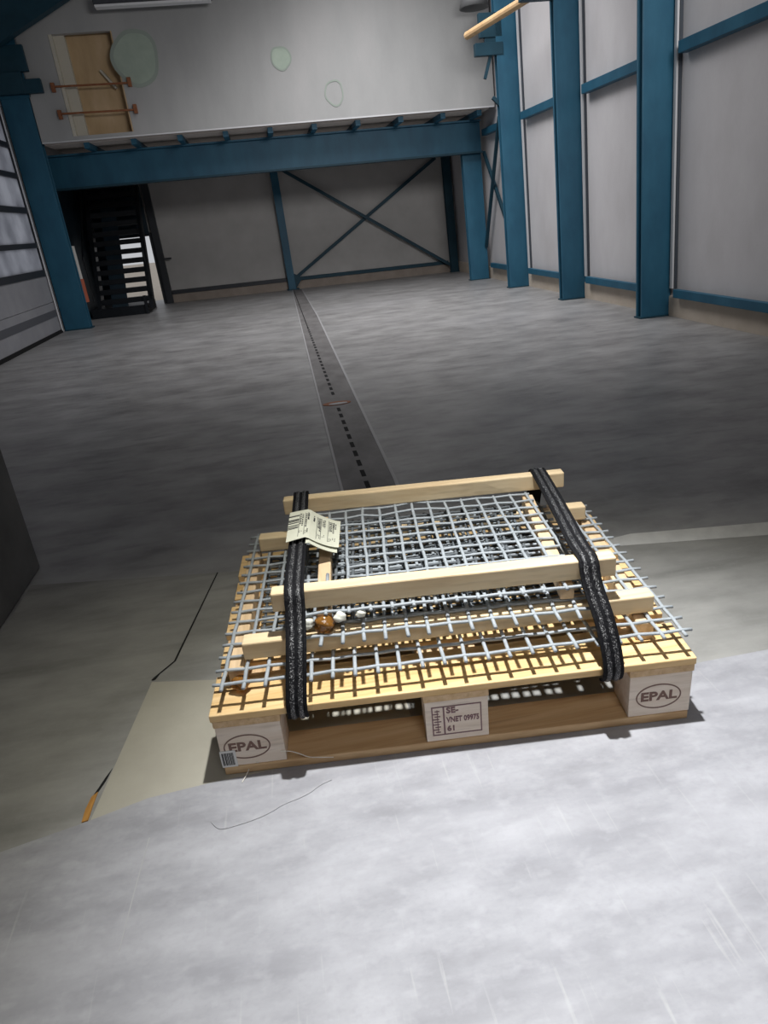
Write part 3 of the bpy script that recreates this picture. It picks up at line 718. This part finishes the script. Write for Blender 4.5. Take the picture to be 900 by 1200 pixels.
for t0, t1 in ((.16, .20), (.30, .345), (.36, .385), (.41, .44), (.50, .53), (.56, .585), (.60, .625)): mark(.0, .215, t0, t1)
for s, t0, t1 in ((.225, .12, .92), (.335, .12, .90), (.455, .12, .92), (.565, .12, .92), (.64, .12, .88), (.775, .1, .88)): mark(s - .0045, s + .0045, t0, t1)
rnd = random.Random(3)
for s in (.245, .285, .36, .40, .49, .525, .59, .615, .67, .70, .80, .83, .87, .91):
    t = .12 + rnd.uniform(0, .05)
    end = rnd.uniform(.35, .62)
    while t < end:
        l = rnd.uniform(.02, .045); mark(s - .011, s + .015 + rnd.uniform(0, .006), t, t + l); t += l + rnd.uniform(.012, .03)
    t = rnd.uniform(.68, .76)
    for _ in range(rnd.randint(1, 3)): mark(s - .006, s + .010, t, t + .025); t += .045
mark(.48, .53, .22, .36); mark(.86, .885, .18, .34)
obj('printing', mb, M['print'], pf)

# loose threads
def thread(pts, r, label, mat, cat='thread'):
    P = [Vector(p) for p in pts]
    for _ in range(2):
        Q = [P[0]]
        for a, b in zip(P[:-1], P[1:]): Q += [a.lerp(b, .25), a.lerp(b, .75)]
        P = Q + [P[-1]]
    tag(obj('loose_thread', MB().tube(P, r, 6), mat, None, smooth=True), label, cat)
fp = lambda u, z, d=.004: tuple(face_pt(u, z) + EN * d)
thread([fp(.128, .058, .002), fp(.15, .056), fp(.172, .044, .008), fp(.185, .035, .01), fp(.205, .027, .006), fp(.235, .022, .006)], .0011, 'fine pale thread curling off the front left block along the bottom board', M['thread'])
thread([fp(.079, .032, .004), (-.222, 1.345, .022), (-.232, 1.325, .008), (-.246, 1.302, .0045)], .0011, 'short straight pale thread leaning from the bottom board to the floor', M['thread'])
thread([(-.313, 1.198, .004), (-.300, 1.178, .004), (-.285, 1.170, .004), (-.212, 1.180, .004), (-.17, 1.195, .004), (-.153, 1.207, .004), (-.09, 1.222, .004), (-.06, 1.245, .004), (-.030, 1.254, .004)], .0009, 'long grey thread lying on the pale floor sheet in front of the pallet', M['thread_dark'])

# ================================================================== LIGHT
w = bpy.data.worlds.new('World'); SC.world = w; w.use_nodes = True
bg = w.node_tree.nodes['Background']; bg.inputs[0].default_value = (.80, .82, .86, 1); bg.inputs[1].default_value = .62
def spot(name, loc, target, size, power, col, radius, blend=1.0):
    l = bpy.data.lights.new(name, 'SPOT'); l.energy = power; l.color = col; l.spot_size = math.radians(size); l.spot_blend = blend; l.shadow_soft_size = radius
    o = bpy.data.objects.new(name, l); COL.objects.link(o); o.location = loc
    o.rotation_euler = (Vector(target) - Vector(loc)).to_track_quat('-Z', 'Y').to_euler(); return o
def area(name, loc, target, sx, sy, power, col, spread=180):
    l = bpy.data.lights.new(name, 'AREA'); l.shape = 'RECTANGLE'; l.size = sx; l.size_y = sy; l.energy = power; l.color = col; l.spread = math.radians(spread)
    o = bpy.data.objects.new(name, l); COL.objects.link(o); o.location = loc
    o.rotation_euler = (Vector(target) - Vector(loc)).to_track_quat('-Z', 'Y').to_euler(); return o
LP = (.435, 1.50, 2.95)
spot('work_light_core', LP, (.64, .98, 0), 56, 560, (.93, .95, 1.0), .045)
spot('work_light_halo', LP, (.36, 1.0, 0), 78, 145, (1.0, .96, .78), .045)
area('unseen_hall_light', (2.6, 2.4, 3.7), (2.6, 14.0, 1.6), 2.6, 1.2, 64, (1.0, .98, .97), 105)  # unseen lamp added to brighten the back wall below the gallery
area('unseen_hall_light', (1.5, 9.2, 5.3), (1.9, 9.9, 0), 2.0, 3.4, 175, (1.0, .98, .98), 125)
area('unseen_hall_light', (.5, -1.4, 3.6), (.5, .5, 0), 1.4, .8, 12, (1.0, .98, .97), 100)  # unseen fill added behind the camera to lift the shadows round the pallet

# ================================================================== CAMERA
f, cloc = 791.33, Vector((0, 0, 1.229))
R_ = Vector((.98181838, -.1662027, -.09170236)); U_ = Vector((.14970698, .3809606, .91239073)); F_ = Vector((.11670681, .90953047, -.39891583))
cam = bpy.data.cameras.new('Camera'); co = bpy.data.objects.new('Camera', cam); COL.objects.link(co)
cam.sensor_fit = 'HORIZONTAL'; cam.sensor_width = 36; cam.lens = f / 900 * 36; cam.clip_start = .02; cam.clip_end = 200
m = Matrix.Identity(4)
for i in range(3): m[i][0], m[i][1], m[i][2], m[i][3] = R_[i], U_[i], -F_[i], cloc[i]
co.matrix_world = m
SC.camera = co
vs_ = SC.view_settings; vs_.view_transform = 'Standard'; vs_.look = 'None'; vs_.exposure = 0; vs_.gamma = 1; vs_.use_curve_mapping = False
